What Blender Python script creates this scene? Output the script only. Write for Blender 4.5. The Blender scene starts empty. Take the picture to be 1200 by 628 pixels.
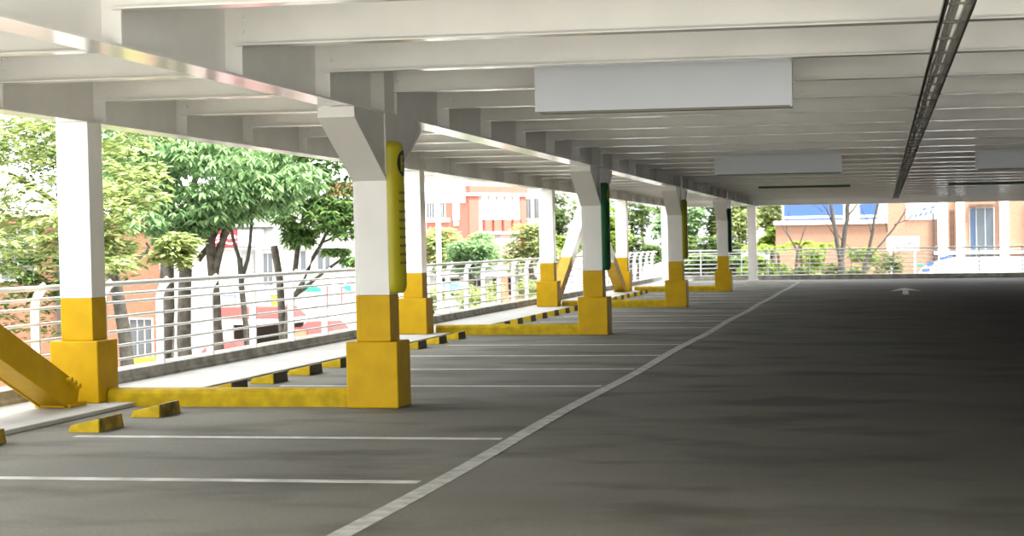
import bpy, math, random
from mathutils import Vector, Matrix
C = bpy.context.scene.collection
PI = math.pi

# ------------------------------------------------------------------ materials
def mat(name, col, rough=0.6, var=0.0, scale=6.0, metal=0.0, bump=0.0, detail=4.0, col2=None, spec=0.5, emit=None):
    m = bpy.data.materials.new(name); m.use_nodes = True
    nt = m.node_tree; b = nt.nodes['Principled BSDF']
    b.inputs['Base Color'].default_value = (*col, 1); b.inputs['Roughness'].default_value = rough
    b.inputs['Metallic'].default_value = metal; b.inputs['Specular IOR Level'].default_value = spec
    tc = nt.nodes.new('ShaderNodeTexCoord'); nz = nt.nodes.new('ShaderNodeTexNoise')
    nz.inputs['Scale'].default_value = scale; nz.inputs['Detail'].default_value = detail
    nt.links.new(tc.outputs['Object'], nz.inputs['Vector'])
    if var > 0 or col2:
        r = nt.nodes.new('ShaderNodeValToRGB')
        c2 = col2 if col2 else tuple(max(0, c * (1 - var)) for c in col)
        r.color_ramp.elements[0].position = 0.35; r.color_ramp.elements[1].position = 0.65
        r.color_ramp.elements[0].color = (*c2, 1); r.color_ramp.elements[1].color = (*col, 1)
        nt.links.new(nz.outputs['Fac'], r.inputs['Fac']); nt.links.new(r.outputs['Color'], b.inputs['Base Color'])
    if bump > 0:
        bp = nt.nodes.new('ShaderNodeBump'); bp.inputs['Strength'].default_value = bump; bp.inputs['Distance'].default_value = 0.02
        nt.links.new(nz.outputs['Fac'], bp.inputs['Height']); nt.links.new(bp.outputs['Normal'], b.inputs['Normal'])
    return m

def leaf_mat(name, ca, cb, trans=0.45):
    m = bpy.data.materials.new(name); m.use_nodes = True
    nt = m.node_tree; nt.nodes.clear()
    out = nt.nodes.new('ShaderNodeOutputMaterial'); mx = nt.nodes.new('ShaderNodeMixShader')
    d = nt.nodes.new('ShaderNodeBsdfDiffuse'); t = nt.nodes.new('ShaderNodeBsdfTranslucent')
    g = nt.nodes.new('ShaderNodeNewGeometry'); r = nt.nodes.new('ShaderNodeValToRGB')
    r.color_ramp.elements[0].color = (*ca, 1); r.color_ramp.elements[1].color = (*cb, 1)
    nt.links.new(g.outputs['Random Per Island'], r.inputs['Fac'])
    nt.links.new(r.outputs['Color'], d.inputs['Color']); nt.links.new(r.outputs['Color'], t.inputs['Color'])
    mx.inputs['Fac'].default_value = trans
    nt.links.new(d.outputs[0], mx.inputs[1]); nt.links.new(t.outputs[0], mx.inputs[2]); nt.links.new(mx.outputs[0], out.inputs['Surface'])
    return m

def brick_mat(name, c1, c2, mortar, scale=3.0):
    m = bpy.data.materials.new(name); m.use_nodes = True
    nt = m.node_tree; b = nt.nodes['Principled BSDF']; b.inputs['Roughness'].default_value = 0.85
    tc = nt.nodes.new('ShaderNodeTexCoord'); mp = nt.nodes.new('ShaderNodeMapping'); mp.inputs['Rotation'].default_value = (PI / 2, 0, 0)
    br = nt.nodes.new('ShaderNodeTexBrick'); br.inputs['Scale'].default_value = scale
    br.inputs['Color1'].default_value = (*c1, 1); br.inputs['Color2'].default_value = (*c2, 1); br.inputs['Mortar'].default_value = (*mortar, 1)
    br.inputs['Mortar Size'].default_value = 0.012
    nt.links.new(tc.outputs['Object'], mp.inputs['Vector']); nt.links.new(mp.outputs['Vector'], br.inputs['Vector'])
    nt.links.new(br.outputs['Color'], b.inputs['Base Color'])
    return m

def floor_mat():
    m = bpy.data.materials.new('worn_asphalt'); m.use_nodes = True
    nt = m.node_tree; b = nt.nodes['Principled BSDF']; b.inputs['Roughness'].default_value = 0.8
    b.inputs['Specular IOR Level'].default_value = 0.3
    tc = nt.nodes.new('ShaderNodeTexCoord')
    def noise(scale, det, stretch=(1, 1, 1)):
        mp = nt.nodes.new('ShaderNodeMapping'); mp.inputs['Scale'].default_value = stretch
        n = nt.nodes.new('ShaderNodeTexNoise'); n.inputs['Scale'].default_value = scale; n.inputs['Detail'].default_value = det
        nt.links.new(tc.outputs['Object'], mp.inputs['Vector']); nt.links.new(mp.outputs['Vector'], n.inputs['Vector']); return n
    def ramp(n, p0, c0, p1, c1):
        r = nt.nodes.new('ShaderNodeValToRGB'); e = r.color_ramp.elements
        e[0].position = p0; e[0].color = (*c0, 1); e[1].position = p1; e[1].color = (*c1, 1)
        nt.links.new(n.outputs['Fac'], r.inputs['Fac']); return r
    base = ramp(noise(0.45, 6), 0.35, FLOOR_LO, 0.68, FLOOR_HI)
    fine = ramp(noise(38, 5), 0.3, (0.86,) * 3, 0.7, (1.1,) * 3)
    stain = ramp(noise(0.9, 9, (0.8, 1.3, 1)), 0.34, (0.56, 0.55, 0.53), 0.50, (1, 1, 1))
    scuff = ramp(noise(2.2, 9, (3.5, 0.5, 1)), 0.64, (1, 1, 1), 0.78, (1.18, 1.18, 1.16))
    prev = base
    for r in (fine, stain, scuff):
        mx = nt.nodes.new('ShaderNodeMix'); mx.data_type = 'RGBA'; mx.blend_type = 'MULTIPLY'; mx.inputs[0].default_value = 1.0
        nt.links.new(prev.outputs['Color'] if prev is base else prev.outputs[2], mx.inputs[6]); nt.links.new(r.outputs['Color'], mx.inputs[7]); prev = mx
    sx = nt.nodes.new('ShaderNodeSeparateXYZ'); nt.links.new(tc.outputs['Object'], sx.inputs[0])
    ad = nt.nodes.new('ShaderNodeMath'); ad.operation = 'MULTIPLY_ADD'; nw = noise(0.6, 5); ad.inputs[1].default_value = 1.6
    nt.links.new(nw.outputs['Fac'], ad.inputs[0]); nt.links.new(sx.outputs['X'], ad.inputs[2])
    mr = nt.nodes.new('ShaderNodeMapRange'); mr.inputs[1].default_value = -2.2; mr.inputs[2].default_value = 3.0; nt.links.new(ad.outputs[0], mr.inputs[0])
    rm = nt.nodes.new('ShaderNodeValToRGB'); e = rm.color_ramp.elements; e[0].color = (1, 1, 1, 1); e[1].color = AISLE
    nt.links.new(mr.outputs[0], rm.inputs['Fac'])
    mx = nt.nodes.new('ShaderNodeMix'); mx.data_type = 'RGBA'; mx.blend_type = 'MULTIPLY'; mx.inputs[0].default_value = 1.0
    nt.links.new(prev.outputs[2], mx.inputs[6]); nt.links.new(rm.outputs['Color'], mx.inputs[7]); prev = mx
    nt.links.new(prev.outputs[2], b.inputs['Base Color'])
    bp = nt.nodes.new('ShaderNodeBump'); bp.inputs['Strength'].default_value = 0.25; bp.inputs['Distance'].default_value = 0.01
    nt.links.new(noise(60, 4).outputs['Fac'], bp.inputs['Height']); nt.links.new(bp.outputs['Normal'], b.inputs['Normal'])
    return m

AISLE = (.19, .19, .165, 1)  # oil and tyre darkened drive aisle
FLOOR_LO = (0.150, 0.143, 0.115); FLOOR_HI = (0.205, 0.197, 0.162)
WHITE = mat('white_steel_paint', (0.83, 0.815, 0.765), 0.13, 0.06, 3.0)
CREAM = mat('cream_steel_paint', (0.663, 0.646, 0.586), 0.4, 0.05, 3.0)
YELLOW = mat('yellow_paint', (0.53, 0.318, 0.003), 0.5, 0.14, 5.0, bump=0.05, spec=0.15)
YELLOW2 = mat('scuffed_yellow_paint', (0.48, 0.33, 0.006), 0.6, 0.3, 9.0, bump=0.2, spec=0.15)
DARKSIDE = mat('dark_stop_side', (0.07, 0.05, 0.02), 0.6, 0.4, 9.0)  # dark brown for the aisle side of the farther wheel stops
SHADEDYB = mat('painted_shade_yellow_smudged', (0.34, 0.22, 0.015), 0.6, 0, 5.0, col2=(0.03, 0.025, 0.01), detail=3)  # black smudges, with the yellow side's shade painted into the colour
RAILW = mat('white_rail_paint', (0.85, 0.85, 0.83), 0.35, 0.05, 8.0)
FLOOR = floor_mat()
WALK = mat('pale_walkway_concrete', (0.510, 0.501, 0.476), 0.85, 0.16, 2.0, bump=0.1)
LEDGE = mat('weathered_concrete', (0.44, 0.42, 0.37), 0.9, 0.5, 3.5, bump=0.4, detail=8)
LINE = mat('worn_white_line_paint', (0.54, 0.53, 0.48), 0.75, 0.0, 7.0, col2=(0.32, 0.315, 0.28), detail=9)
STALL = mat('thin_white_line_paint', (0.60, 0.60, 0.57), 0.75, 0.0, 4.0, col2=(0.36, 0.36, 0.33), detail=9)
DECK = mat('ribbed_deck_underside', (0.52, 0.51, 0.46), 0.6, 0.1, 2.0)
SIGNB = mat('blank_sign_grey', (0.60, 0.62, 0.64), 0.45, 0.05, 1.5)
SIGNF = mat('sign_frame_dark', (0.16, 0.15, 0.10), 0.5)
GALV = mat('galvanised_steel', (0.42, 0.41, 0.37), 0.45, 0.3, 12.0, metal=0.2)
DARKT = mat('dark_tray_steel', (0.13, 0.12, 0.09), 0.5, 0.3, 10.0)
CABLE = mat('pale_cable_sheath', (0.75, 0.74, 0.70), 0.5)
SIGNY = mat('column_sign_yellow', (0.46, 0.40, 0.015), 0.45, 0.06, 4.0)
SIGNG = mat('column_sign_green', (0.02, 0.13, 0.05), 0.45, 0.06, 4.0)
SIGNDG = mat('column_sign_dark_green', (0.012, 0.06, 0.03), 0.45)
BLACK = mat('matt_black', (0.012, 0.012, 0.012), 0.5)
BARK = mat('grey_bark', (0.104, 0.088, 0.068), 0.9, 0.55, 9.0, bump=0.5)
BARKP = mat('pale_bark', (0.050, 0.045, 0.037), 0.9, 0.5, 5.0, bump=0.4)
BARKD = mat('dark_bark', (0.060, 0.054, 0.042), 0.9, 0.5, 9.0, bump=0.5)
LEAFY = leaf_mat('yellow_green_leaf', (0.13, 0.20, 0.05), (0.54, 0.58, 0.27))
LEAFB = leaf_mat('blue_green_leaf', (0.08, 0.17, 0.07), (0.36, 0.52, 0.25))
LEAFD = leaf_mat('dark_green_leaf', (0.038, 0.090, 0.022), (0.165, 0.240, 0.075))
LEAFB2 = leaf_mat('mid_green_leaf', (0.05, 0.12, 0.03), (0.24, 0.36, 0.13))
LEAFF = leaf_mat('hill_green_leaf', (0.049, 0.105, 0.035), (0.210, 0.280, 0.098))
LEAFL = leaf_mat('lime_green_leaf', (0.117, 0.208, 0.033), (0.299, 0.390, 0.078))
BRICK = brick_mat('orange_brick', (0.238, 0.107, 0.057), (0.205, 0.086, 0.045), (0.205, 0.148, 0.107), 4.0)
BRICKP = brick_mat('pale_orange_brick', (0.288, 0.160, 0.100), (0.256, 0.136, 0.080), (0.248, 0.192, 0.152), 4.0)
PLASTER = mat('white_plaster', (0.472, 0.465, 0.433), 0.85, 0.08, 1.0)
REDW = mat('red_painted_wall', (0.396, 0.102, 0.072), 0.8, 0.1, 1.0)
ORANGEW = mat('orange_painted_wall', (0.375, 0.180, 0.100), 0.8, 0.1, 1.0)
PINKW = mat('pink_painted_wall', (0.480, 0.336, 0.300), 0.8, 0.1, 1.0)
WINDOWG = mat('grey_window_glass', (0.079, 0.086, 0.094), 0.15)
WINDOWB = mat('blue_window_glass', (0.040, 0.068, 0.125), 0.12)
DOORG = mat('grey_shutter', (0.25, 0.24, 0.23), 0.6, 0.2, 6.0)
SIGNRED = mat('bright_red_sign', (0.558, 0.027, 0.036), 0.4)
SIGNW = mat('white_sign_face', (0.85, 0.85, 0.85), 0.4)
SIGNBLUE = mat('blue_sign_face', (0.033, 0.088, 0.303), 0.4)
TEAL = mat('teal_canvas', (0.030, 0.252, 0.198), 0.7)
TURQ = mat('turquoise_sign_face', (0.096, 0.372, 0.348), 0.5)
CANVASW = mat('white_canvas', (0.640, 0.640, 0.624), 0.8)
REDC = mat('red_canvas', (0.119, 0.014, 0.010), 0.7)
STREET = mat('street_asphalt', (0.125, 0.121, 0.114), 0.9, 0.15, 0.4)
STREETP = mat('pale_pavement', (0.300, 0.288, 0.264), 0.9, 0.1, 0.6)
RUBBER = mat('black_rubber', (0.02, 0.02, 0.02), 0.8)
CARW = mat('white_car_paint', (0.8, 0.8, 0.8), 0.25)
CARR = mat('red_car_paint', (0.55, 0.03, 0.03), 0.25)
CARS = mat('silver_car_paint', (0.45, 0.46, 0.48), 0.25, metal=0.5)
CARG = mat('dark_car_glass', (0.03, 0.035, 0.04), 0.1)
SIGNYB = mat('yellow_box_paint', (0.75, 0.65, 0.05), 0.5)
DARKI = mat('dark_interior', (0.05, 0.045, 0.04), 0.8)
BROWN = mat('brown_goods', (0.132, 0.066, 0.042), 0.8, 0.5, 5.0)
POLEW = mat('white_pole_paint', (0.8, 0.8, 0.8), 0.4)
WALLM = mat('grey_concrete_wall', (0.06, 0.06, 0.055), 0.9, 0.15, 1.5)

# ------------------------------------------------------------------ mesh helpers
class MB:
    def __init__(s): s.v = []; s.f = []; s.m = []; s.cur = 0; s.sm = []
    def add(s, vs, fs, smooth=False):
        o = len(s.v); s.v.extend([tuple(v) for v in vs])
        for f in fs: s.f.append(tuple(i + o for i in f)); s.m.append(s.cur); s.sm.append(smooth)
    def box(s, x0, x1, y0, y1, z0, z1):
        s.add([(x, y, z) for z in (z0, z1) for y in (y0, y1) for x in (x0, x1)],
              [(0, 2, 3, 1), (4, 5, 7, 6), (0, 1, 5, 4), (2, 6, 7, 3), (0, 4, 6, 2), (1, 3, 7, 5)])
    def hexa(s, b, t):            # bottom quad, top quad (ccw from above)
        s.add(list(b) + list(t), [(3, 2, 1, 0), (4, 5, 6, 7), (0, 1, 5, 4), (1, 2, 6, 5), (2, 3, 7, 6), (3, 0, 4, 7)])
    def prism(s, poly, fn, a, b): # poly of (p,q), fn(p,q,t)->xyz
        n = len(poly); vs = [fn(p, q, a) for p, q in poly] + [fn(p, q, b) for p, q in poly]
        s.add(vs, [tuple(range(n))[::-1], tuple(range(n, 2 * n))] + [(i, (i + 1) % n, n + (i + 1) % n, n + i) for i in range(n)])
    def tube(s, pts, rad, n=8, smooth=True):
        pts = [Vector(p) for p in pts]; rings = []
        if not isinstance(rad, (list, tuple)): rad = [rad] * len(pts)
        prev = None
        for i, p in enumerate(pts):
            d = (pts[min(i + 1, len(pts) - 1)] - pts[max(i - 1, 0)]).normalized()
            up = Vector((0, 0, 1)) if abs(d.z) < 0.9 else Vector((1, 0, 0))
            a = d.cross(up).normalized(); b = a.cross(d).normalized()
            rings.append([p + (a * math.cos(2 * PI * k / n) + b * math.sin(2 * PI * k / n)) * rad[i] for k in range(n)])
        vs = [v for r in rings for v in r]; fs = []
        for i in range(len(pts) - 1):
            for k in range(n): fs.append((i * n + k, i * n + (k + 1) % n, (i + 1) * n + (k + 1) % n, (i + 1) * n + k))
        s.add(vs, fs, smooth)
        s.add(rings[0], [tuple(range(n))[::-1]]); s.add(rings[-1], [tuple(range(n))])
    def build(s, name, mats, parent=None, bevel=0.0, weld=False, lean=0.0):
        me = bpy.data.meshes.new(name)
        vs = [(x - lean * z, y, z) for x, y, z in s.v] if lean else s.v
        me.from_pydata(vs, [], s.f); me.update()
        if not isinstance(mats, (list, tuple)): mats = [mats]
        for m in mats: me.materials.append(m)
        me.polygons.foreach_set('material_index', s.m); me.polygons.foreach_set('use_smooth', s.sm); me.update()
        o = bpy.data.objects.new(name, me); C.objects.link(o)
        if parent: o.parent = parent; o.matrix_parent_inverse = Matrix.Translation(-parent.location)
        if bevel > 0:
            b = o.modifiers.new('edge', 'BEVEL'); b.width = bevel; b.segments = 3; b.limit_method = 'ANGLE'
        return o

def boxobj(name, m, parent, *b, bevel=0.0, lean=0.0):
    q = MB(); q.box(*b); return q.build(name, m, parent, bevel, lean=lean)

def tag(o, label, cat, group=None, kind='thing'):
    o['label'] = label; o['category'] = cat; o['kind'] = kind
    if group: o['group'] = group
    return o
def thing(name, label, cat, loc=(0, 0, 0), group=None):
    o = bpy.data.objects.new(name, None); o.empty_display_size = 0.2; C.objects.link(o); o.location = loc
    return tag(o, label, cat, group)
def struct(o, label=None):
    o['kind'] = 'structure'
    if label: o['label'] = label
    return o
def ref(root):                    # a thing whose parts are given in world coordinates
    return root
ORD = ('first second third fourth fifth sixth seventh eighth ninth tenth eleventh twelfth thirteenth fourteenth fifteenth sixteenth '
       'seventeenth eighteenth nineteenth twentieth twenty-first twenty-second twenty-third twenty-fourth twenty-fifth twenty-sixth '
       'twenty-seventh twenty-eighth twenty-ninth thirtieth thirty-first thirty-second thirty-third thirty-fourth thirty-fifth thirty-sixth thirty-seventh thirty-eighth').split()

LEAN = 0.010
YI = [15.94, 28.75, 40.65, 52.95]; XI0, XI1 = -4.615, -4.15
YO = [15.90, 28.35, 40.3, 52.3]; XO0, XO1 = -7.37, -6.91
SW = 0.04                          # walkway height
Z_J, Z_G = 2.786, 2.575            # undersides of joists and girders
Z_T = 3.2
XR = 10.0; YF = 67.7; YN = 3.9

# ------------------------------------------------------------------ setting
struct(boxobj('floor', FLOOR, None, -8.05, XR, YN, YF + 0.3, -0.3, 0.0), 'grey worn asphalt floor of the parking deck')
struct(boxobj('floor', mat('bounce_deck_concrete', (0.74, 0.72, 0.67), .85, .1, .8), None, -8.05, 12, -70, YN, -0.3, 0.0), 'unseen pale open deck added to bounce light onto the joists')  # unseen deck behind the camera, added to throw sunlight onto the joist faces
struct(boxobj('ceiling', DECK, None, -7.45, XR, YN, YF + 0.1, Z_T + .012, Z_T + 0.25), 'underside of the deck above')
struct(boxobj('wall_right', WALLM, None, XR, XR + 0.2, YN, YF + 0.3, -0.3, Z_T), 'grey concrete side wall')
struct(boxobj('walkway', WALK, None, -7.72, -6.64, 8.0, YF - 0.1, 0.0, SW, bevel=0.008), 'pale raised concrete walkway along the railing')
def ledge(name, fn, a, b, label):
    q = MB(); q.prism([(0, 0), (0.0, 0.075), (0.025, 0.09), (0.025, 0.165), (0.24, 0.18), (0.24, -0.3), (0, -0.3)], fn, a, b)
    return struct(q.build(name, LEDGE, None, 0.006), label)
ledge('parapet', lambda p, z, t: (-7.7 - p, t, z), 8.0, YF + 0.25, 'weathered stepped concrete kerb under the side railing')
ledge('parapet', lambda p, z, t: (t, YF + p, z), -7.7, XR, 'weathered concrete kerb under the end railing')
struct(boxobj('street', STREET, None, -160, 120, -60, 260, -3.3, -3.0), 'street below the deck')
struct(boxobj('pavement', STREETP, None, -22, -8.6, 0, 66, -3.0, -2.9), 'pale pavement beside the deck')

# ------------------------------------------------------------------ columns
def shaft_parts(t, x0, x1, y, zb, ztop, cap):
    w = 0.315; cx = (x0 + x1) / 2; a = cx - w / 2; b = cx + w / 2; ya = y + 0.075; yb = ya + w
    boxobj('base_block', YELLOW, t, x0, x1, y, y + 0.46, zb, 0.58 if zb < 0.02 else 0.60, bevel=0.014, lean=LEAN)
    zt = 0.58 if zb < 0.02 else 0.60
    for nm, m, z0, z1 in (('lower_shaft', YELLOW, zt, 0.985), ('upper_shaft', cap, 0.985, ztop)):
        q = MB(); q.box(a + 0.045, b, ya, yb, z0, z1); q.box(a, a + 0.045, ya + 0.018, yb - 0.018, z0, z1)
        q.build(nm, m, t, 0.008, lean=LEAN)
    return a, b, ya, yb
COLL = ['by the first yellow curb, carrying the yellow pillar sign', 'carrying the tall green pillar sign', 'third along the aisle, with a dark yellow pillar sign', 'fourth along the aisle, with a dark green pillar sign']
for k, y in enumerate(YI):
    t = thing('steel_column', 'white column on yellow block ' + COLL[k], 'column', (-4.38, y + .23, 0), 'columns along the aisle')
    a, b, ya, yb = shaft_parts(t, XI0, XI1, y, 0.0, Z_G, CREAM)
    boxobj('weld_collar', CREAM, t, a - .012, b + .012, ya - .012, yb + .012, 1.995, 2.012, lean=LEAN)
    for sgn in (-1, 1):              # haunch brackets under the girder
        yo = ya if sgn < 0 else yb; q = MB()
        def fn(p, z, x, yo=yo, sgn=sgn): return (x, yo + sgn * p, z)
        q.prism([(0, 2.0), (0, 2.575), (0.96, 2.575), (0.96, 2.49)], fn, a + .10, b - .015)
        q.prism([(-.002, 1.985), (-.002, 2.012), (0.965, 2.508), (0.965, 2.572), (0.99, 2.572), (0.99, 2.482)], fn, a, b)
        q.build('haunch_bracket', CREAM, t, lean=LEAN)
COLO = ['with a thick yellow brace at its foot', 'behind the yellow pillar sign', 'with a brace rising away from the camera', 'with a white brace leaning toward the camera']
for k, y in enumerate(YO):
    t = thing('steel_column', 'white column on yellow block beside the railing ' + COLO[k], 'column', (-7.14, y + .23, SW), 'columns along the railing')
    a, b, ya, yb = shaft_parts(t, XO0, XO1, y, SW, Z_G, WHITE)
for x0, x1, y, lab in ((-4.56, -4.26, 65.6, 'slim all-white steel column at the end of the aisle row'), (-7.42, -7.06, 64.6, 'slim all-white steel column at the corner of both railings')):
    t = thing('steel_column', lab, 'column', ((x0 + x1) / 2, y + .15, 0))
    boxobj('shaft', WHITE, t, x0, x1, y, y + 0.3, SW if x0 < -7 else 0, Z_G, bevel=0.01, lean=LEAN)
    boxobj('base_plate', WHITE, t, x0 - .05, x1 + .05, y - .05, y + 0.35, SW if x0 < -7 else 0, .06, lean=LEAN)

# ------------------------------------------------------------------ braces between railing columns
def brace(name, label, y0, z0, y1, z1, bolts=False):
    t = thing(name, label, 'brace', (-7.14, y0, z0))
    d = Vector((0, y1 - y0, z1 - z0)).normalized(); n = Vector((0, -d.z, d.y))
    if n.z < 0: n = -n
    h = 0.12
    def pt(s, side, x): return (x, y0 + d.y * s + n.y * side, z0 + d.z * s + n.z * side)
    L = math.hypot(y1 - y0, z1 - z0); cut = (0.99 - z0) / d.z
    for nm, m, s0, s1 in (('lower_brace', YELLOW, 0, cut), ('upper_brace', WHITE, cut, L)):
        q = MB()
        for xa, xb, ha in ((-7.27, -7.035, h), (-7.285, -7.27, h + .015), (-7.035, -7.01, h + .015)):
            q.hexa([pt(s0, -ha, xa), pt(s1, -ha, xa), pt(s1, -ha, xb), pt(s0, -ha, xb)], [pt(s0, ha, xa), pt(s1, ha, xa), pt(s1, ha, xb), pt(s0, ha, xb)])
        q.build(nm, m, t, 0.006)
    boxobj('foot_plate', YELLOW, t, -7.32, -6.98, y0 - .22, y0 + .12, SW, SW + .035, bevel=0.004)
    if bolts:
        for i in range(4):
            q = MB(); q.tube([(-7.28 + .075 * i, y0 - .19, SW + .03), (-7.28 + .075 * i, y0 - .19, SW + .07)], .016, 6, False); q.build('bolt', YELLOW, t)
        for i in range(3):
            p = pt(.10 + .09 * i, .09, -7.0); q = MB(); q.tube([(-7.02, p[1], p[2]), (-6.96, p[1], p[2])], .026, 6, False); q.build('bolt', YELLOW, t)
    return t
brace('diagonal_brace', 'thick yellow diagonal brace rising toward the camera from the first railing column', 15.68, .10, 9.8, 2.44, True)
brace('diagonal_brace', 'white and yellow diagonal brace rising away from the third railing column', 40.98, .10, 46.1, 2.42)
brace('diagonal_brace', 'white and yellow diagonal brace leaning toward the camera from the fourth railing column', 52.1, .10, 46.4, 2.42)

# ------------------------------------------------------------------ girders, joists
def girder(x0, x1, label, ends, name='steel_girder'):
    t = thing(name, label, 'girder', ((x0 + x1) / 2, YN, Z_G)); cx = (x0 + x1) / 2
    boxobj('web', WHITE, t, cx - .008, cx + .008, YN, YF, Z_G + .016, Z_T - .016)
    boxobj('bottom_flange', WHITE, t, x0, x1, YN, YF, Z_G, Z_G + .016)
    boxobj('top_flange', WHITE, t, x0, x1, YN, YF, Z_T - .016, Z_T)
    for k in range(0, 28):
        y = JY0 + k * JP
        q = MB(); q.box(cx + .008, x1 - .002, y - .006, y + .006, Z_G + .016, Z_T - .016); 
        q.build('stiffener', WHITE, t)
    return t
JY0, JP = 10.205, 12.5 / 6
girder(-4.515, -4.255, 'long white steel girder resting on the aisle column row', True)
for y in YI:
    q = MB(); q.box(-4.55, -4.255, y + .075, y + .39, Z_G + .016, Z_T - .02); q.build('column_top', CREAM, bpy.data.objects['steel_girder'])  # upper end of each column shaft inside the girder, parented to the girder
girder(-7.29, -7.03, 'long white steel girder resting on the railing column row', True)
def joist(x0, x1, y, label, group):
    t = thing('ceiling_joist', label, 'joist', ((x0 + x1) / 2, y, Z_J), group)
    boxobj('web', WHITE, t, x0, x1, y - .005, y + .005, Z_J + .012, Z_T - .012)
    boxobj('bottom_flange', WHITE, t, x0 + .06, x1, y - .075, y + .075, Z_J, Z_J + .012)
    boxobj('top_flange', WHITE, t, x0 + .06, x1, y - .075, y + .075, Z_T - .012, Z_T)
    if x0 < -3:
        if y < 32:
            for i in range(3): q = MB(); q.tube([(x0 + .11, y - .025, Z_J + .10 + .1 * i), (x0 + .11, y - .005, Z_J + .10 + .1 * i)], .014, 6, False); q.build('bolt', WHITE, t)
    return t
NJ = 27
for k in range(NJ):
    y = JY0 + k * JP
    extra = {2: ', touching the top of the large blank sign', 0: ', at the very top edge over the column row'}.get(k, '')
    joist(-4.36, XR, y, f'{ORD[k]} white ceiling joist over the drive aisle, counting away from the camera', 'aisle ceiling joists')
for k in range(NJ):
    y = JY0 + k * JP
    joist(-7.14, -4.40, y, f'{ORD[k]} short white joist over the stalls between both girders, counting from the camera', 'stall ceiling joists')
t = thing('edge_beam', 'deep olive-white edge beam closing the ceiling above the end railing', 'beam', (0, 67.4, Z_G))
boxobj('web', WHITE, t, -7.3, XR, 67.25, 67.40, 2.66, Z_T)
boxobj('bottom_flange', WHITE, t, -7.3, XR, 67.15, 67.5, 2.635, 2.66)

# ------------------------------------------------------------------ curbs and wheel stops
for k, y in enumerate(YI):
    q = MB(); y0 = y + .13
    prof = [(0, 0), (0, .115), (.02, .145), (.055, .16), (.19, .16), (.225, .145), (.245, .115), (.245, 0)]
    q.prism(prof, lambda p, z, x, y0=y0: (x, y0 + p, z), XO1 + .01, XI0 - .005)
    o = q.build('curb_bar', YELLOW2, None)
    tag(o, f'low yellow concrete curb joining the {ORD[k]} aisle column block to its railing column', 'curb', 'yellow curbs between the columns')
used = 0; bay = 0; nin = {}
for k in range(0, 40):
    y1 = 14.25 + 1.25 * k - 1.25; y0 = y1 - 0.50
    if any(y0 - .2 < yy + .38 and y1 + .12 > yy + .1 for yy in YI): continue
    if y1 > 62: break
    b = sum(1 for yy in YI if y1 > yy); nin[b] = nin.get(b, 0) + 1
    dx = (0, -.24, -.30, -.36, -.4)[b] + random.Random(k).uniform(-.015, .015)
    if b == 0: dx = -.40 if nin[b] == 1 else 0.0
    where = ['before the first yellow curb', 'beyond the first yellow curb', 'beyond the second yellow curb', 'beyond the third yellow curb', 'beyond the fourth yellow curb'][b]
    t = thing('wheel_stop', f'{ORD[nin[b]-1]} small dark-sided yellow wheel stop {where}', 'wheel stop', (-6.1 + dx, y1 - .25, 0), 'wheel stops along the walkway')
    xa, xb = -6.24 + dx, -5.98 + dx; h = .105
    q = MB()     # wedge: low at the walkway side, high at the aisle side
    q.hexa([(xa, y0, 0), (xb, y0, 0), (xb, y1, 0), (xa, y1, 0)], [(xa + .015, y0 + .02, .055), (xb - .01, y0 + .025, h), (xb - .01, y1 - .02, h), (xa + .015, y1 - .02, .055)])
    q.build('block', YELLOW2, t, .006)
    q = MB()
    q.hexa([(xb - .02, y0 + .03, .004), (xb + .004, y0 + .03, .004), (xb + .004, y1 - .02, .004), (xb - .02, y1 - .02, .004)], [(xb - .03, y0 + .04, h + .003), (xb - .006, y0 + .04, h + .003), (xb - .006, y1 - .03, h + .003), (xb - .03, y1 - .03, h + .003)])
    q.build('dark_side_panel', DARKSIDE if b else SHADEDYB, t)  # dark panel on the aisle side; first-bay stops carry painted-in shade

# ------------------------------------------------------------------ painted lines
q = MB(); prev = None; rr = random.Random(4); pts = []
for i in range(60):
    y = 6 + i * 57.4 / 59; cx = -2.63 - .11 * (y - 8.9) / 54 + .018 * math.sin(y * .7) ; pts.append((cx - .06, cx + .06, y))
for (a, b, y), (a2, b2, y2) in zip(pts, pts[1:]):
    q.hexa([(a, y, 0), (b, y, 0), (b2, y2, 0), (a2, y2, 0)], [(a, y, .003), (b, y, .003), (b2, y2, .003), (a2, y2, .003)])
tag(q.build('painted_line', LINE, None), 'long worn white line running the length of the aisle beside the stalls', 'floor marking')
n = 0
for k in range(0, 21):
    y = 10.98 + 2.5 * k
    if any(abs(y - yy) < .62 for yy in [v + .15 for v in YI]): continue
    o = boxobj('stall_line', STALL, None, -6.05, -2.74, y - .055, y + .055, 0.0, .003)
    tag(o, f'{ORD[n]} thin white stall line across the parking row, counting away from the camera', 'floor marking', 'stall lines'); n += 1
q = MB(); z0, z1 = 0, .003
q.hexa([(.48, 48.6, z0), (.64, 48.6, z0), (.66, 52.6, z0), (.52, 52.6, z0)], [(.48, 48.6, z1), (.64, 48.6, z1), (.66, 52.6, z1), (.52, 52.6, z1)])
q.prism([(.20, 51.6), (.50, 52.6), (.67, 52.6), (.99, 51.6), (.78, 53.6), (.60, 55.0), (.42, 53.8)], lambda p, y, z: (p, y, z), z0, z1)
tag(q.build('floor_arrow', mat('bright_white_paint', (0.75, 0.75, 0.72), .7, .15, 6.0), None), 'white painted arrow on the dark aisle floor', 'floor marking')

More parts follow.
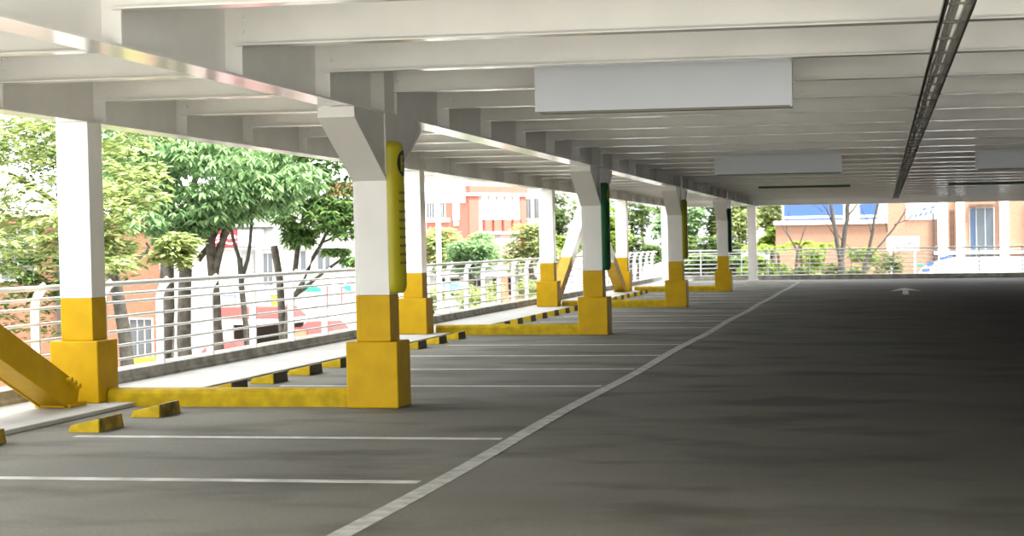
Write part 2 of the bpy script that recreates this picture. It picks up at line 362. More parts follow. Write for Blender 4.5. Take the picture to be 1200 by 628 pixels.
# ------------------------------------------------------------------ railings
def arc_profile():
    c = []
    for i in range(7):
        a = PI / 2 * i / 6 * .72
        c.append((.17 * (1 - math.cos(a)) * 1.15, .86 + .23 * math.sin(a) / math.sin(PI / 2 * .72)))
    return c
def railing(label, fn, s0, s1, posts, rails_nmax=6):
    """fn(n, s, z): n inward from the kerb face, s along the rail"""
    p0 = fn(0, (s0 + s1) / 2, .17)
    t = thing('guard_railing', label, 'railing', p0, 'white guard railings')
    NB = -.065; cen = [(NB, .165), (NB, .86)] + [(NB + a, z) for a, z in arc_profile()[1:]]
    tipn, tipz = cen[-1]
    q = MB(); q.tube([fn(tipn + .01, s0, 1.07), fn(tipn + .01, s1, 1.07)], .026, 10); q.build('top_rail', RAILW, t)
    for z, dn in ((.285, .035), (.43, .035), (.577, .035), (.73, .035), (.877, .045), (.965, .075)):
        q = MB(); q.tube([fn(NB + dn, s0, z), fn(NB + dn, s1, z)], .0145, 8); q.build('rail', RAILW, t)
    for sp in posts:
        hw = .042; L = []; R = []
        for i, (a, z) in enumerate(cen):
            b = cen[min(i + 1, len(cen) - 1)]; c = cen[max(i - 1, 0)]
            dx, dz = b[0] - c[0], b[1] - c[1]; m = math.hypot(dx, dz); nx, nz = dz / m, -dx / m
            L.append((a - nx * hw, z - nz * hw)); R.append((a + nx * hw, z + nz * hw))
        q = MB()
        for i in range(len(cen) - 1):
            quad = [L[i], R[i], R[i + 1], L[i + 1]]
            q.prism(quad, lambda n_, z, s: fn(n_, s, z), sp - .016, sp + .016)
        q.build('post', RAILW, t)
    return t
P0 = 18.0; PP = 1.55; left = lambda n_, s, z: (-7.7 + n_, s, z)
allp = [P0 + PP * k for k in range(-4, 31)]
for s0, s1, lab in ((11.6, 16.25, 'white guard railing behind the thick yellow brace'), (16.25, 28.6, 'white guard railing in front of the street trees, beside the first walkway bay'),
                    (28.6, 40.55, 'white guard railing in front of the red building and lamp pole'), (40.55, 52.5, 'white guard railing behind the two leaning white braces'),
                    (52.5, 64.9, 'white guard railing running into the far corner column')):
    railing(lab, left, s0, s1, [p for p in allp if s0 < p < s1])
far = lambda n_, s, z: (s, YF - n_, z)
railing('white guard railing across the end of the stalls between the two all-white columns', far, -7.2, -4.45, [-6.4, -4.95])
railing('long white guard railing across the end of the drive aisle', far, -4.45, XR - .05, [-4.01 + 1.46 * k for k in range(10)])

# ------------------------------------------------------------------ hanging signs
def hang_sign(label, x0, x1, y, z0, z1, slope=0.0):
    t = thing('hanging_sign', label, 'sign', ((x0 + x1) / 2, y, z0), 'blank signs hung from the joists')
    boxobj('face_panel', SIGNB, t, x0, x1, y, y + .03, z0 + .012, z1)
    boxobj('side_trim', SIGNB, t, x1, x1 + .018, y - .004, y + .10, z0, z1 - .05)
    boxobj('bottom_trim', SIGNF, t, x0 + .04, x1 + .018, y + .004, y + .10, z0 - .008, z0 + .012)
    for x in (x0 + .25, x1 - .25):
        if y < 20: boxobj('hanger', SIGNF, t, x - .015, x + .015, y + .04, y + .06, z1, Z_T)
        else: boxobj('bracket', SIGNF, t, x - .015, x + .015, y + .03, y + .22, z1 - .045, z1 - .018)
hang_sign('largest blank grey sign, hanging from the joists near the camera', -2.835, -.725, 15.55, 2.505, 2.92)
hang_sign('smaller blank grey sign hanging farther down the aisle, over the stall line side', -2.67, -.645, 30.82, 2.485, 2.80)
hang_sign('darkest blank grey sign, cut by the right edge of the photo', 1.45, 3.48, 30.82, 2.49, 2.80)
for lab, x0, x1, z in (('thin dark green light bar under the far joists, beyond the smaller blank sign', -2.93, -.74, 2.70), ('thin dark green light bar under the far joists, beyond the darkest blank sign', 1.55, 3.6, 2.69)):
    t = thing('light_bar', lab, 'light', ((x0 + x1) / 2, 46, z))
    boxobj('housing', SIGNDG, t, x0, x1, 46.0, 46.08, z - .035, z + .02, bevel=.006)
    for x in (x0 + .3, x1 - .3): boxobj('hanger', WHITE, t, x - .006, x + .006, 46.03, 46.05, z + .02, Z_T)

# ------------------------------------------------------------------ cable tray
t = thing('cable_tray', 'narrow dark cable tray with pale cables under the joists along the aisle', 'cable tray', (.42, 35, 2.66))
def tr(x0, x1, z0, z1, nm, m): return boxobj(nm, m, t, x0, x1, 3.0, 61.0, z0, z1)
tr(.335, .343, 2.655, 2.69, 'side_rail', DARKT); tr(.492, .50, 2.655, 2.785, 'side_rail', DARKT)
tr(.335, .355, 2.655, 2.661, 'rail_flange', DARKT); tr(.485, .50, 2.655, 2.661, 'rail_flange', DARKT)
for k in range(58):
    y = 8.6 + k * .9; boxobj('rung', DARKT, t, .343, .492, y - .012, y + .012, 2.664, 2.676)
for j, (x, r) in enumerate(((.385, .012), (.412, .016), (.448, .008))):
    q = MB(); rr = random.Random(j); q.tube([(x + rr.uniform(-.012, .012), 4 + i * 1.5, 2.676 + r + .004 * math.sin(i * 2.1 + j)) for i in range(38)], r, 6); q.build('cable', CABLE, t)

# ------------------------------------------------------------------ pillar signs: half-round boards on the aisle side of the columns
def pillar_sign(label, y, m, z0, z1, detail):
    xb = -4.225; cy = y + .23; rx, ry = .11, .17; N = 14
    t = thing('pillar_sign', label, 'sign', (xb, cy, z0), 'half-round signs on the aisle columns')
    q = MB()
    def row(z, s):
        return [(xb - LEAN * z + rx * s * math.sin(PI * i / N), cy - ry * s * math.cos(PI * i / N), z) for i in range(N + 1)]
    zs = [(z0, .72), (z0 + .015, .86), (z0 + .04, .96), (z0 + .07, 1.0), (z1 - .07, 1.0), (z1 - .04, .96), (z1 - .015, .86), (z1, .72)]
    rows = [row(z, s) for z, s in zs]; vs = [v for r in rows for v in r]; M = N + 1
    fs = [(i * M + j, i * M + j + 1, (i + 1) * M + j + 1, (i + 1) * M + j) for i in range(len(zs) - 1) for j in range(N)]
    q.add(vs, fs, True)
    L = len(zs) - 1
    q.add(rows[0], [tuple(range(M))[::-1]]); q.add(rows[L], [tuple(range(M))]); q.add([rows[0][0], rows[0][-1], rows[L][-1], rows[L][0]], [(0, 1, 2, 3)])
    q.build('board', m, t)
    def patch(nm, mm, cells, off):
        q = MB()
        for pts in cells:       # pts of (arc metres from ridge, z)
            vs = []
            for a, z in pts:
                th = PI / 2 + a / .145
                vs.append((xb - LEAN * z + (rx + off) * math.sin(th), cy - (ry + off) * math.cos(th), z))
            q.add(vs, [tuple(range(len(vs)))])
        o = q.build(nm, mm, t)
        return o
    if detail:
        zc = z1 - .19
        def disc(ra, rb, n=20):
            cells = []
            for i in range(-8, 8):
                a0, a1 = ra * i / 8, ra * (i + 1) / 8
                h0 = rb * math.sqrt(max(0, 1 - (i / 8) ** 2)); h1 = rb * math.sqrt(max(0, 1 - ((i + 1) / 8) ** 2))
                cells.append([(a0, zc - h0), (a1, zc - h1), (a1, zc + h1), (a0, zc + h0)])
            return cells
        patch('round_emblem', detail[0], disc(.105, .115), .002)
        patch('emblem_letter', detail[1], [[(a, zc + b) for a, b in p] for p in (
            [(-.055, -.07), (-.03, -.07), (-.03, .07), (-.055, .07)], [(-.03, .045), (.04, .045), (.04, .07), (-.03, .07)],
            [(-.03, -.01), (.04, -.01), (.04, .015), (-.03, .015)], [(.025, .015), (.05, .015), (.05, .045), (.025, .045)])], .004)
        if len(detail) > 2:
            cells = []; rr = random.Random(3); z = z1 - .46
            for row_ in range(9):
                a = -.09
                while a < .08:
                    w = rr.uniform(.008, .02); cells.append([(a, z), (a + w, z), (a + w, z + .022), (a, z + .022)]); a += w + .006
                z -= .075 if row_ != 1 else .09
            patch('small_print', detail[2], cells, .002)
    return t
GREY = mat('dark_print', (.08, .08, .04), .6)
pillar_sign('tall yellow half-round sign with black emblem on the first aisle column', YI[0], SIGNY, 1.0, 2.33, (BLACK, SIGNY, GREY))
pillar_sign('tall green half-round sign on the second aisle column', YI[1], SIGNG, .99, 2.34, (SIGNY, SIGNG))
pillar_sign('dark yellow half-round sign on the third aisle column', YI[2], SIGNY, 1.05, 2.32, None)
pillar_sign('dark green half-round sign on the fourth aisle column', YI[3], SIGNDG, 1.1, 2.32, None)

#EXT_BEGIN
# ------------------------------------------------------------------ trees
def leaves(blobs, n, size, seed, droop=0.5, wide=0.34):
    """blobs: (x,y,z,rx,ry,rz,weight); leaves hang in little tufts on the surface of each blob"""
    rr = random.Random(seed); q = MB(); tot = sum(b[6] for b in blobs)
    for bx in blobs:
        m = int(n * bx[6] / tot / 5)
        for _ in range(m):
            while True:
                v = Vector((rr.uniform(-1, 1), rr.uniform(-1, 1), rr.uniform(-1, 1)))
                if .25 < v.length < 1: break
            v = v.normalized() * (v.length ** .45)
            p = Vector((bx[0] + v.x * bx[3], bx[1] + v.y * bx[4], bx[2] + v.z * bx[5]))
            for _k in range(5):
                a = rr.uniform(0, 2 * PI); d = Vector((math.cos(a), math.sin(a), rr.uniform(-.2, .55) - droop)).normalized()
                sd = d.cross(Vector((rr.uniform(-.5, .5), rr.uniform(-.5, .5), 1))).normalized(); L = size * rr.uniform(.6, 1.25); w = L * wide * .5
                b = p + d * L * .1; mid = b + d * L * .5; e = b + d * L + Vector((0, 0, -.18 * L * droop))
                q.add([b, mid + sd * w, e, mid - sd * w], [(0, 1, 2, 3)])
    return q
def limb(q, p0, p1, r0, r1, seed, bend=.06, n=7):
    rr = random.Random(seed); p0 = Vector(p0); p1 = Vector(p1); L = (p1 - p0).length; pts = []
    o = Vector((rr.uniform(-1, 1), rr.uniform(-1, 1), 0)) * bend * L
    for i in range(n):
        t_ = i / (n - 1); pts.append(p0.lerp(p1, t_) + o * math.sin(PI * t_) + Vector((rr.uniform(-1, 1), rr.uniform(-1, 1), 0)) * .012 * L * (0 < i < n - 1))
    q.tube(pts, [r0 + (r1 - r0) * i / (n - 1) for i in range(n)], 8)
def tree(name, label, base, trunks, bark, blobs, leafm, n, size, seed, droop=.5, group='street trees', wide=.34, branches=()):
    t = thing(name, label, 'tree', base, group)
    for i, (p0, p1, r0, r1) in enumerate(trunks):
        q = MB(); limb(q, p0, p1, r0, r1, seed + i); q.build('trunk', bark, t)
    for i, (p0, p1, r0, r1) in enumerate(branches):
        q = MB(); limb(q, p0, p1, r0, r1, seed + 50 + i, .1); q.build('branch', bark, t)
    if blobs: leaves(blobs, n, size, seed, droop, wide).build('foliage', leafm, t)
    return t
G0 = -3.0
def blobset(cx, cy, cz, rx, ry, rz, k, seed, r=(.35, .6)):
    rr = random.Random(seed); out = []
    for i in range(k):
        while True:
            v = Vector((rr.uniform(-1, 1), rr.uniform(-1, 1), rr.uniform(-1, 1)))
            if v.length < 1: break
        s = rr.uniform(*r); out.append((cx + v.x * rx, cy + v.y * ry, cz + v.z * rz, rx * s, ry * s, rz * s, s * s))
    return out
TREES = 1
# yellow-green tree close to the corner, leaves either side of the first railing column
tree('leafy_tree', 'pale yellow-green tree in front of the orange brick wall', (-12.5, 28, G0),
     [((-13.05, 29.5, G0), (-12.85, 29.5, 1.9), .15, .10), ((-12.6, 29.3, G0), (-12.6, 29.4, 1.6), .15, .10)], BARKD,
     blobset(-12.6, 26, 2.3, 1.5, 1.2, 1.1, 18, 11) + blobset(-11.8, 26.5, 3.7, 1.9, 1.3, .7, 12, 13) + blobset(-10.9, 25.5, 2.2, .75, .9, .75, 8, 12) + blobset(-10.6, 25.3, 1.35, .55, .7, .4, 6, 14, (.3, .5)) + blobset(-10.1, 26, 1.35, .4, .5, .22, 4, 15), LEAFY, 15000, .17, 1, .3,
     branches=[((-12.6, 29.5, 1.6), (-11.0, 26.5, 2.2), .07, .03), ((-12.4, 29.4, 1.3), (-12.9, 26.5, 2.6), .07, .03), ((-12.35, 29.4, 1.2), (-10.6, 26.2, 1.5), .04, .015)])
tree('leafy_tree', 'dark green tree filling the gap beside the thick yellow brace, under pale leaves', (-16.5, 36, G0),
     [((-16.6, 36, G0), (-16.4, 36, 2.6), .16, .11)], BARKD,
     blobset(-16.6, 36, 1.1, 1.6, 1.3, 1.1, 10, 21) + blobset(-16.3, 36, 3.7, 1.9, 1.2, .8, 10, 22), LEAFD, 9000, .2, 2, .3)
# blue-green multi-stemmed tree
tr2 = [((-12.75, 33, G0), (-13.0, 33.2, 1.9), .14, .10), ((-12.5, 33.1, G0), (-12.35, 33, 2.4), .17, .11), ((-12.25, 32.9, G0), (-12.05, 32.8, 2.2), .13, .09), ((-12.1, 33, G0), (-12.1, 33, .5), .12, .09), ((-12.1, 33, .5), (-11.55, 32.8, 2.1), .085, .05)]
tree('leafy_tree', 'blue-green tree with several leaning grey stems behind the railing', (-12.4, 33, G0), tr2, BARK,
     blobset(-12.4, 32.4, 2.68, 1.5, 1.1, .7, 18, 31) + blobset(-12.6, 32, 1.95, .75, .8, .4, 6, 32) + blobset(-10.95, 32.6, 2.72, .75, .8, .5, 9, 33) + blobset(-12.0, 33, 3.9, 2.2, 1.3, .8, 14, 34), LEAFB, 24000, .17, 3, .8,
     branches=[((-12.35, 33, 1.2), (-11.5, 32.6, 2.5), .06, .02), ((-12.9, 33, .9), (-13.4, 32.8, 2.6), .06, .03), ((-12.1, 33, .9), (-11.7, 32.9, 2.0), .04, .02)])
tree('leafy_tree', 'olive tree whose dark top shows above the blue-green leaves', (-17.4, 45, G0),
     [((-17.5, 45, G0), (-17.3, 45, 4.0), .18, .12), ((-17.2, 45, 2.2), (-16.6, 45, 4.4), .10, .07)], BARKD, blobset(-17.2, 45, 4.2, 2.2, 1.4, .75, 10, 41), LEAFD, 7000, .22, 4, .4)
tree('thin_tree', 'thin dark forked tree in front of the red shop sign', (-13.3, 38, G0),
     [((-13.32, 38, G0), (-13.3, 38, 1.2), .075, .06), ((-13.3, 38, .55), (-13.02, 38, 2.4), .05, .03), ((-13.3, 38, 1.15), (-13.5, 38, 2.2), .045, .03)], BARKD,
     blobset(-13.1, 37.8, 2.75, .95, .8, .55, 8, 51), LEAFB, 5000, .17, 5, .7)
tree('leaning_tree', 'tree with pale trunk and branches leaning toward the first aisle column', (-13.2, 40, G0),
     [((-13.25, 40, G0), (-13.2, 40, 1.45), .10, .085), ((-12.95, 40.1, G0), (-12.85, 40, .2), .09, .08), ((-12.85, 40, .2), (-12.45, 40, 2.3), .075, .045), ((-12.85, 40.1, .1), (-12.0, 40, 1.7), .07, .035), ((-12.75, 40, .35), (-11.45, 40, 1.3), .055, .025)], BARK,
     blobset(-12.35, 39.8, 2.6, 1.25, 1.0, .65, 16, 61) + blobset(-12.0, 39.8, 3.7, 1.8, 1.1, .7, 12, 65) + blobset(-11.5, 39.8, 2.0, .7, .7, .45, 7, 62) + blobset(-11.6, 39.7, 1.2, .6, .4, .16, 3, 63) + blobset(-12.7, 39.8, 1.9, .4, .5, .35, 4, 64), LEAFB2, 15000, .17, 6, .6,
     branches=[((-12.6, 40, 1.6), (-11.6, 39.9, 2.2), .035, .015), ((-12.1, 40, 1.5), (-11.3, 39.9, 1.75), .03, .012)])
# rounded trees beyond the lamp pole
def round_tree(label, x, y, zc, rx, rz, leafm, n, size, seed, group='trees across the street', k=14):
    tree('round_tree', label, (x, y, G0), [((x, y, G0), (x + .1, y, zc), .16 + rz * .03, .1)], BARK, blobset(x, y, zc, rx * .75, rx * .6, rz * .75, k, seed, (.35, .55)), leafm, n, size, seed, .3, group)
round_tree('round light green tree at the foot of the white lamp pole', -21.95, 93, 1.35, 1.7, 1.4, LEAFY, 5720, .3, 71)
round_tree('grey-green tree under the red building, beside the lamp pole', -19.6, 90, .75, 1.75, .95, LEAFB, 5720, .3, 72)
round_tree('dark green tree in front of the red building corner', -22.2, 104, .6, 1.6, 1.6, LEAFB, 4840, .3, 73)
round_tree('lime green tree below the white building with grey windows', -17.4, 92.5, 1.2, 1.55, 1.4, LEAFY, 5280, .3, 74)
round_tree('bright green tree seen just past the second railing column', -17.2, 118, 2.2, 1.6, 1.7, LEAFL, 1800, .45, 75)
HB = [(-25.5, 150, 3.6, 2.0, 2.4, LEAFF), (-22.6, 152, 2.2, 2.0, 2.4, LEAFL), (-19.6, 150, 3.2, 2.1, 2.6, LEAFF), (-16.9, 148, 1.6, 1.8, 2.2, LEAFB), (-17.3, 158, 4.2, 2.0, 2.0, LEAFD), (-24.0, 162, 5.4, 2.6, 2.0, LEAFB), (-20.8, 164, 5.4, 2.6, 2.2, LEAFF), (-21.0, 146, .8, 2.2, 1.4, LEAFF), (-24.2, 146, .9, 2.0, 1.5, LEAFL), (-18.4, 145, .6, 2.0, 1.3, LEAFF)]
for i, (x, y, zc, rx, rz, m) in enumerate(HB):
    round_tree(f'{ORD[i]} hillside tree beyond the corner railing, counting from the second railing column', x, y, zc, rx, rz, m, 4200, .42, 80 + i, 'hillside trees beyond the corner', 10)
HC = [(-13.2, 130, 2.2, 1.5, 2.2, LEAFB), (-11.5, 131, 2.7, 1.6, 2.0, LEAFF), (-9.7, 130, 2.4, 1.5, 2.2, LEAFY), (-10.8, 126, .9, 1.7, 1.0, LEAFF), (-12.9, 126, .9, 1.5, 1.0, LEAFF), (-7.9, 138, 3.0, 1.7, 1.9, LEAFY), (-7.6, 132, 1.2, 1.3, 1.1, LEAFL), (-9.4, 140, 4.2, 1.6, 1.4, LEAFD), (-8.5, 112, -.1, 1.5, 1.0, LEAFF), (-7.0, 110, -.2, 1.3, .9, LEAFL), (-10.6, 112, -.2, 1.6, 1.0, LEAFF)]
for i, (x, y, zc, rx, rz, m) in enumerate(HC):
    round_tree(f'{ORD[i]} tree of the green mass behind the third and fourth aisle columns', x, y, zc, rx, rz, m, 4200, .4, 90 + i, 'trees behind the far aisle columns', 10)
# arching plants along the end railing
def arching_plant(label, x, y, zc, h, n, seed, leafm=LEAFL):
    rr = random.Random(seed); t = thing('arching_palm', label, 'palm', (x, y, G0), 'arching palms behind the end railing')
    q = MB(); limb(q, (x, y, G0), (x, y, zc), .09, .07, seed); q.build('stem', BARK, t)
    for i in range(n):
        a = rr.uniform(0, 2 * PI); L = h * rr.uniform(.8, 1.25); q = MB(); pts = []
        for j in range(7):
            u = j / 6; pts.append(Vector((x + math.cos(a) * L * u * .9, y + math.sin(a) * L * u * .9, zc + L * (1.15 * u - 1.25 * u * u))))
        q.tube(pts, [.02 - .015 * j / 6 for j in range(7)], 5)
        for j in range(26):
            u = .1 + .88 * j / 25; k = min(5, int(u * 6)); p = pts[k].lerp(pts[k + 1], u * 6 - k); d = (pts[k + 1] - pts[k]).normalized(); sd = d.cross(Vector((0, 0, 1))).normalized()
            for sg in (-1, 1):
                e = p + (sd * sg * .8 + d * .6 + Vector((0, 0, -.35))).normalized() * L * .34 * (1 - .6 * u)
                q.add([p - d * .03, p + d * .03, e], [(0, 1, 2)])
        q.build('frond', leafm, t)
for i, (x, y, z, h) in enumerate([(-6.6, 100, .9, 1.0), (-5.3, 98, .85, 1.0), (-4.2, 100, 1.05, 1.05), (-2.9, 99, .95, .95)]):
    arching_plant(f'{ORD[i]} light green arching palm behind the end railing from the end column', x, y, z, h, 13, 110 + i)
for i, (x, y, zc, rx, rz, m) in enumerate([(-6.2, 92, -.6, 1.1, .8, LEAFF), (-4.2, 93, -.55, 1.2, .8, LEAFF), (-2.3, 94, -.5, 1.0, .75, LEAFD), (-1.1, 91, -.35, 1.0, .7, LEAFF), (.35, 92, -.2, .9, .9, LEAFF), (-.9, 97, .55, .9, .8, LEAFL), (-3.5, 96.3, .35, .8, .8, LEAFL)]):
    t = thing('round_shrub', f'{ORD[i]} leafy shrub low behind the end railing, counting from the end column', 'shrub', (x, y, G0), 'shrubs behind the end railing')
    leaves(blobset(x, y, zc, rx * .75, .6, rz * .75, 8, 130 + i), 1100, .3, 130 + i, .3).build('foliage', m, t)
    q = MB(); limb(q, (x, y, G0), (x, y, zc), .06, .03, i); q.build('stem', BARK, t)
# bare trees
t = thing('bare_tree', 'leafless tree with two thick forked trunks behind the end railing', 'tree', (-1.8, 82, G0))
for i, a in enumerate([((-1.78, 82, G0), (-1.75, 82, .45), .17, .15), ((-1.78, 82, .4), (-2.15, 82, 3.0), .10, .08), ((-1.75, 82, .4), (-1.38, 82, 3.2), .11, .085)]):
    q = MB(); limb(q, *a, 140 + i, .04); q.build('trunk', BARKP, t)
for i, a in enumerate([((-2.05, 82, 2.0), (-2.9, 81.5, 3.4), .04, .015), ((-1.9, 82, 1.3), (-2.6, 81.6, 2.4), .03, .01), ((-1.45, 82, 2.4), (-.9, 81.8, 3.5), .035, .012), ((-2.5, 81.8, 2.6), (-3.4, 81.5, 3.1), .02, .008), ((-1.6, 82, 1.2), (-2.4, 81.5, 3.2), .025, .01)]):
    q = MB(); limb(q, *a, 150 + i, .12); q.build('branch', BARKP, t)
t = thing('bare_tree', 'smaller leafless tree with a slanting trunk left of the small white sign', 'tree', (-.75, 84, G0))
for i, a in enumerate([((-.75, 84, G0), (-.7, 84, .5), .13, .10), ((-.7, 84, .5), (-.15, 84, 3.1), .08, .05)]):
    q = MB(); limb(q, *a, 160 + i, .06); q.build('trunk', BARKP, t)
for i, a in enumerate([((-.7, 84, .5), (1.15, 83.6, 2.9), .05, .02), ((-.45, 84, 1.5), (-1.0, 83.7, 2.9), .035, .012), ((.2, 83.8, 1.7), (.1, 83.6, 3.0), .03, .01), ((.5, 83.8, 2.0), (1.9, 83.5, 2.5), .025, .01), ((-.7, 84, .2), (-1.7, 83.7, 1.3), .04, .015), ((-.7, 84, .1), (.9, 83.6, .9), .03, .012)]):
    q = MB(); limb(q, *a, 170 + i, .1); q.build('branch', BARKP, t)
t = thing('bare_tree', 'thin leafless tree left of the forked bare tree', 'tree', (-4.0, 86, G0))
q = MB(); limb(q, (-3.6, 86, G0), (-3.75, 86, .9), .09, .07, 180); q.build('trunk', BARKP, t)
for i, a in enumerate([((-3.75, 86, .9), (-4.6, 86, 2.3), .05, .02), ((-3.75, 86, .9), (-3.3, 86, 2.2), .04, .015), ((-4.2, 86, 1.7), (-4.1, 86, 2.7), .025, .01)]):
    q = MB(); limb(q, *a, 181 + i, .1); q.build('branch', BARKP, t)

# ------------------------------------------------------------------ buildings
def wall_box(nm, m, t, x0, x1, y0, y1, z0, z1): return boxobj(nm, m, t, x0, x1, y0, y1, z0, z1)
def window(t, x0, x1, z0, z1, y, pane=WINDOWG, frame=PLASTER, bars=1, nm='window'):
    q = MB(); f = .06 * min(1.5, (x1 - x0)); d = .06
    q.box(x0, x1, y - d, y + .02, z0 - f, z0); q.box(x0, x1, y - d, y + .02, z1, z1 + f); q.box(x0 - f, x0, y - d, y + .02, z0 - f, z1 + f); q.box(x1, x1 + f, y - d, y + .02, z0 - f, z1 + f)
    for i in range(1, bars + 1):
        xm = x0 + (x1 - x0) * i / (bars + 1); q.box(xm - f * .3, xm + f * .3, y - d * .7, y + .02, z0, z1)
    w_ = q.build(nm, frame, t)
    p = boxobj('pane', pane, t, x0, x1, y - .02, y + .02, z0, z1); p.parent = w_; p.matrix_parent_inverse = Matrix.Identity(4)
    return w_
# brick building
t = thing('brick_building', 'orange brick building behind the first railing column and pale leaves', 'building', (-25, 52, G0))
for nm, m_, z0, z1, e in (('wall', BRICK, G0, 2.2, 0), ('cornice', BRICK, 2.2, 2.4, .1)):
    q = MB(); q.hexa([(-34, 50 - e, z0), (-19.85 + e, 50 - e, z0), (-25.5, 60, z0), (-34, 60, z0)], [(-34, 50 - e, z1), (-19.85 + e, 50 - e, z1), (-25.5, 60, z1), (-34, 60, z1)]); q.build(nm, m_, t)
window(t, -20.75, -20.1, -1.75, -.55, 50, WINDOWG, PLASTER, 2); window(t, -24.6, -23.6, .6, 2.0, 50, WINDOWG, PLASTER, 1); window(t, -22.6, -21.9, -1.8, -.6, 50, WINDOWG)
boxobj('downpipe', DARKI, t, -22.9, -22.8, 49.9, 50, G0, 2.2)
t = thing('utility_box', 'small yellow box standing under the orange brick wall window', 'box', (-19.2, 47, G0))
boxobj('body', SIGNYB, t, -19.55, -18.95, 46.8, 47.3, G0 + .1, -1.5, bevel=.02); boxobj('plinth', LEDGE, t, -19.6, -18.9, 46.75, 47.35, G0, G0 + .1); boxobj('lid', SIGNYB, t, -19.6, -18.9, 46.75, 47.35, -1.5, -1.44)
# white building across the street
def s110(x, z): return x * 110 / 75, 1.42 + (z - 1.42) * 110 / 75
t = thing('white_building', 'white building with narrow windows behind the street trees', 'building', (-35, 112, G0))
wall_box('wall', PLASTER, t, -44, -29.2, 110, 120, G0, 4.1); wall_box('cornice', CANVASW, t, -44, -29.1, 109.8, 120, 4.1, 4.4); wall_box('ledge', WALLM, t, -40.6, -36.3, 109.65, 110, 2.55, 2.68); wall_box('ledge', PLASTER, t, -44, -29.2, 109.85, 110, 1.3, 1.42)
for x, w_ in ((-34.45, .34), (-33.38, .36), (-32.93, .3), (-31.98, .26), (-30.9, .3)): window(t, x - w_ / 2, x + w_ / 2, .02, 1.16, 110, WINDOWG, PLASTER, 0)
window(t, -37.0, -36.4, -.9, 1.05, 110, WINDOWG, PLASTER, 1)
boxobj('shutter', DOORG, t, -38.4, -37.5, 109.93, 110, G0, 1.18); boxobj('pilaster', CREAM, t, -37.4, -37.05, 109.8, 110, G0, 3.2)
t = thing('shop_sign', 'red shop sign with white script on the white building', 'sign', (-39.2, 109.9, 1.5))
boxobj('face', SIGNRED, t, -39.95, -38.55, 109.72, 109.9, 1.48, 2.5); q = MB()
def script(q, x0, x1, zc, h, y, seed, n=9, r=.035):
    pts = []
    for i in range(n * 6):
        u = i / (n * 6 - 1); pts.append((x0 + (x1 - x0) * u + .03 * math.sin(u * n * 2 * PI * .9), y, zc + h * .5 * math.sin(u * n * PI * 1.35) * (.55 + .45 * math.sin(u * 17 + seed))))
    q.tube(pts, r, 5)
fc = bpy.data.curves.new('script', 'FONT'); fc.body = 'Coca-Cola'; fc.size = .30; fc.shear = .35; fc.extrude = .015; fc.offset = .008; fc.align_x = 'CENTER'; fc.materials.append(SIGNW)
ft = bpy.data.objects.new('script_outline', fc); C.objects.link(ft); bpy.context.view_layer.update()
fm = bpy.data.meshes.new_from_object(ft.evaluated_get(bpy.context.evaluated_depsgraph_get())); bpy.data.objects.remove(ft); bpy.data.curves.remove(fc)
fm.transform(Matrix.Translation((-39.25, 109.70, 1.98)) @ Matrix.Rotation(PI / 2, 4, 'X')); fm.name = 'script'
fo = bpy.data.objects.new('script', fm); C.objects.link(fo); fo.parent = t; fo.matrix_parent_inverse = Matrix.Translation(-t.location)
q = MB(); q.tube([(-39.9 + i * .055, 109.69, 1.75 + .10 * math.sin(i * .28)) for i in range(25)], .05, 5); q.build('wave_stripe', SIGNW, t)
t = thing('shop_sign', 'white shop sign with small dark letters beside the red sign', 'sign', (-37.8, 109.9, 1.5))
boxobj('face', SIGNW, t, -38.5, -36.9, 109.75, 109.9, 1.5, 2.5)
q = MB(); x = -38.1; rr = random.Random(5)
while x < -37.05: w_ = rr.uniform(.05, .11); q.box(x, x + w_, 109.73, 109.75, 1.95, 2.12 + rr.uniform(-.03, .06)); x += w_ + .05
q.build('lettering', DOORG, t)
t = thing('roof_hut', 'orange rooftop block showing past the leaning tree leaves', 'building', (-27.6, 100, 3))
boxobj('wall', ORANGEW, t, -36.6, -33.9, 122, 126, 4.2, 5.7); boxobj('roof_slab', CANVASW, t, -36.8, -33.7, 121.8, 126.2, 5.7, 5.9); boxobj('base_wall', PLASTER, t, -36.6, -33.9, 122, 126, G0, 4.2)
# red building
t = thing('red_building', 'bright red building with white cornice beyond the lamp pole', 'building', (-31, 142, G0))
wall_box('wall', REDW, t, -36, -30.75, 140, 150, G0, 5.6)
def sk(u, z, off=0): # receding right-hand facade
    return (-30.75 + 3.45 * u + off * .75, 140 + 5.0 * u - off * .66, z)
def panel(nm, m, u0, u1, z0, z1, off=.12):
    q = MB(); q.hexa([sk(u0, z0, off), sk(u1, z0, off), sk(u1, z0, -.6), sk(u0, z0, -.6)], [sk(u0, z1, off), sk(u1, z1, off), sk(u1, z1, -.6), sk(u0, z1, -.6)]); return q.build(nm, m, t)
panel('side_wall', PINKW, 0, 1, G0, 5.3, 0); panel('cornice', REDW, 0, 1.02, 5.3, 5.85, .2); panel('cornice', SIGNW, -.03, 1.03, 5.1, 5.3, .25)
panel('corner_pier', REDW, 0, .17, G0, 5.1, .08); panel('corner_pier', REDW, .9, 1, G0, 5.1, .08)
for u in (.22, .36, .5, .64, .78): panel('white_pilaster', SIGNW, u, u + .085, 3.3, 5.1, .12)
for u in (.24, .40, .57, .74, .88): panel('balcony_panel', REDW, u, u + .12, 2.35, 3.3, .3)
panel('balcony_slab', SIGNW, .2, 1.02, 2.2, 2.35, .3); panel('balcony_back', PINKW, .2, 1.0, 1.2, 2.2, .05)
for u in (.45, .72): panel('dark_window', DOORG, u, u + .08, 1.4, 2.1, .1)
boxobj('band', SIGNW, t, -36, -30.7, 139.85, 140, 5.1, 5.3); boxobj('band', SIGNW, t, -36, -32.2, 139.9, 140, 3.15, 3.4)
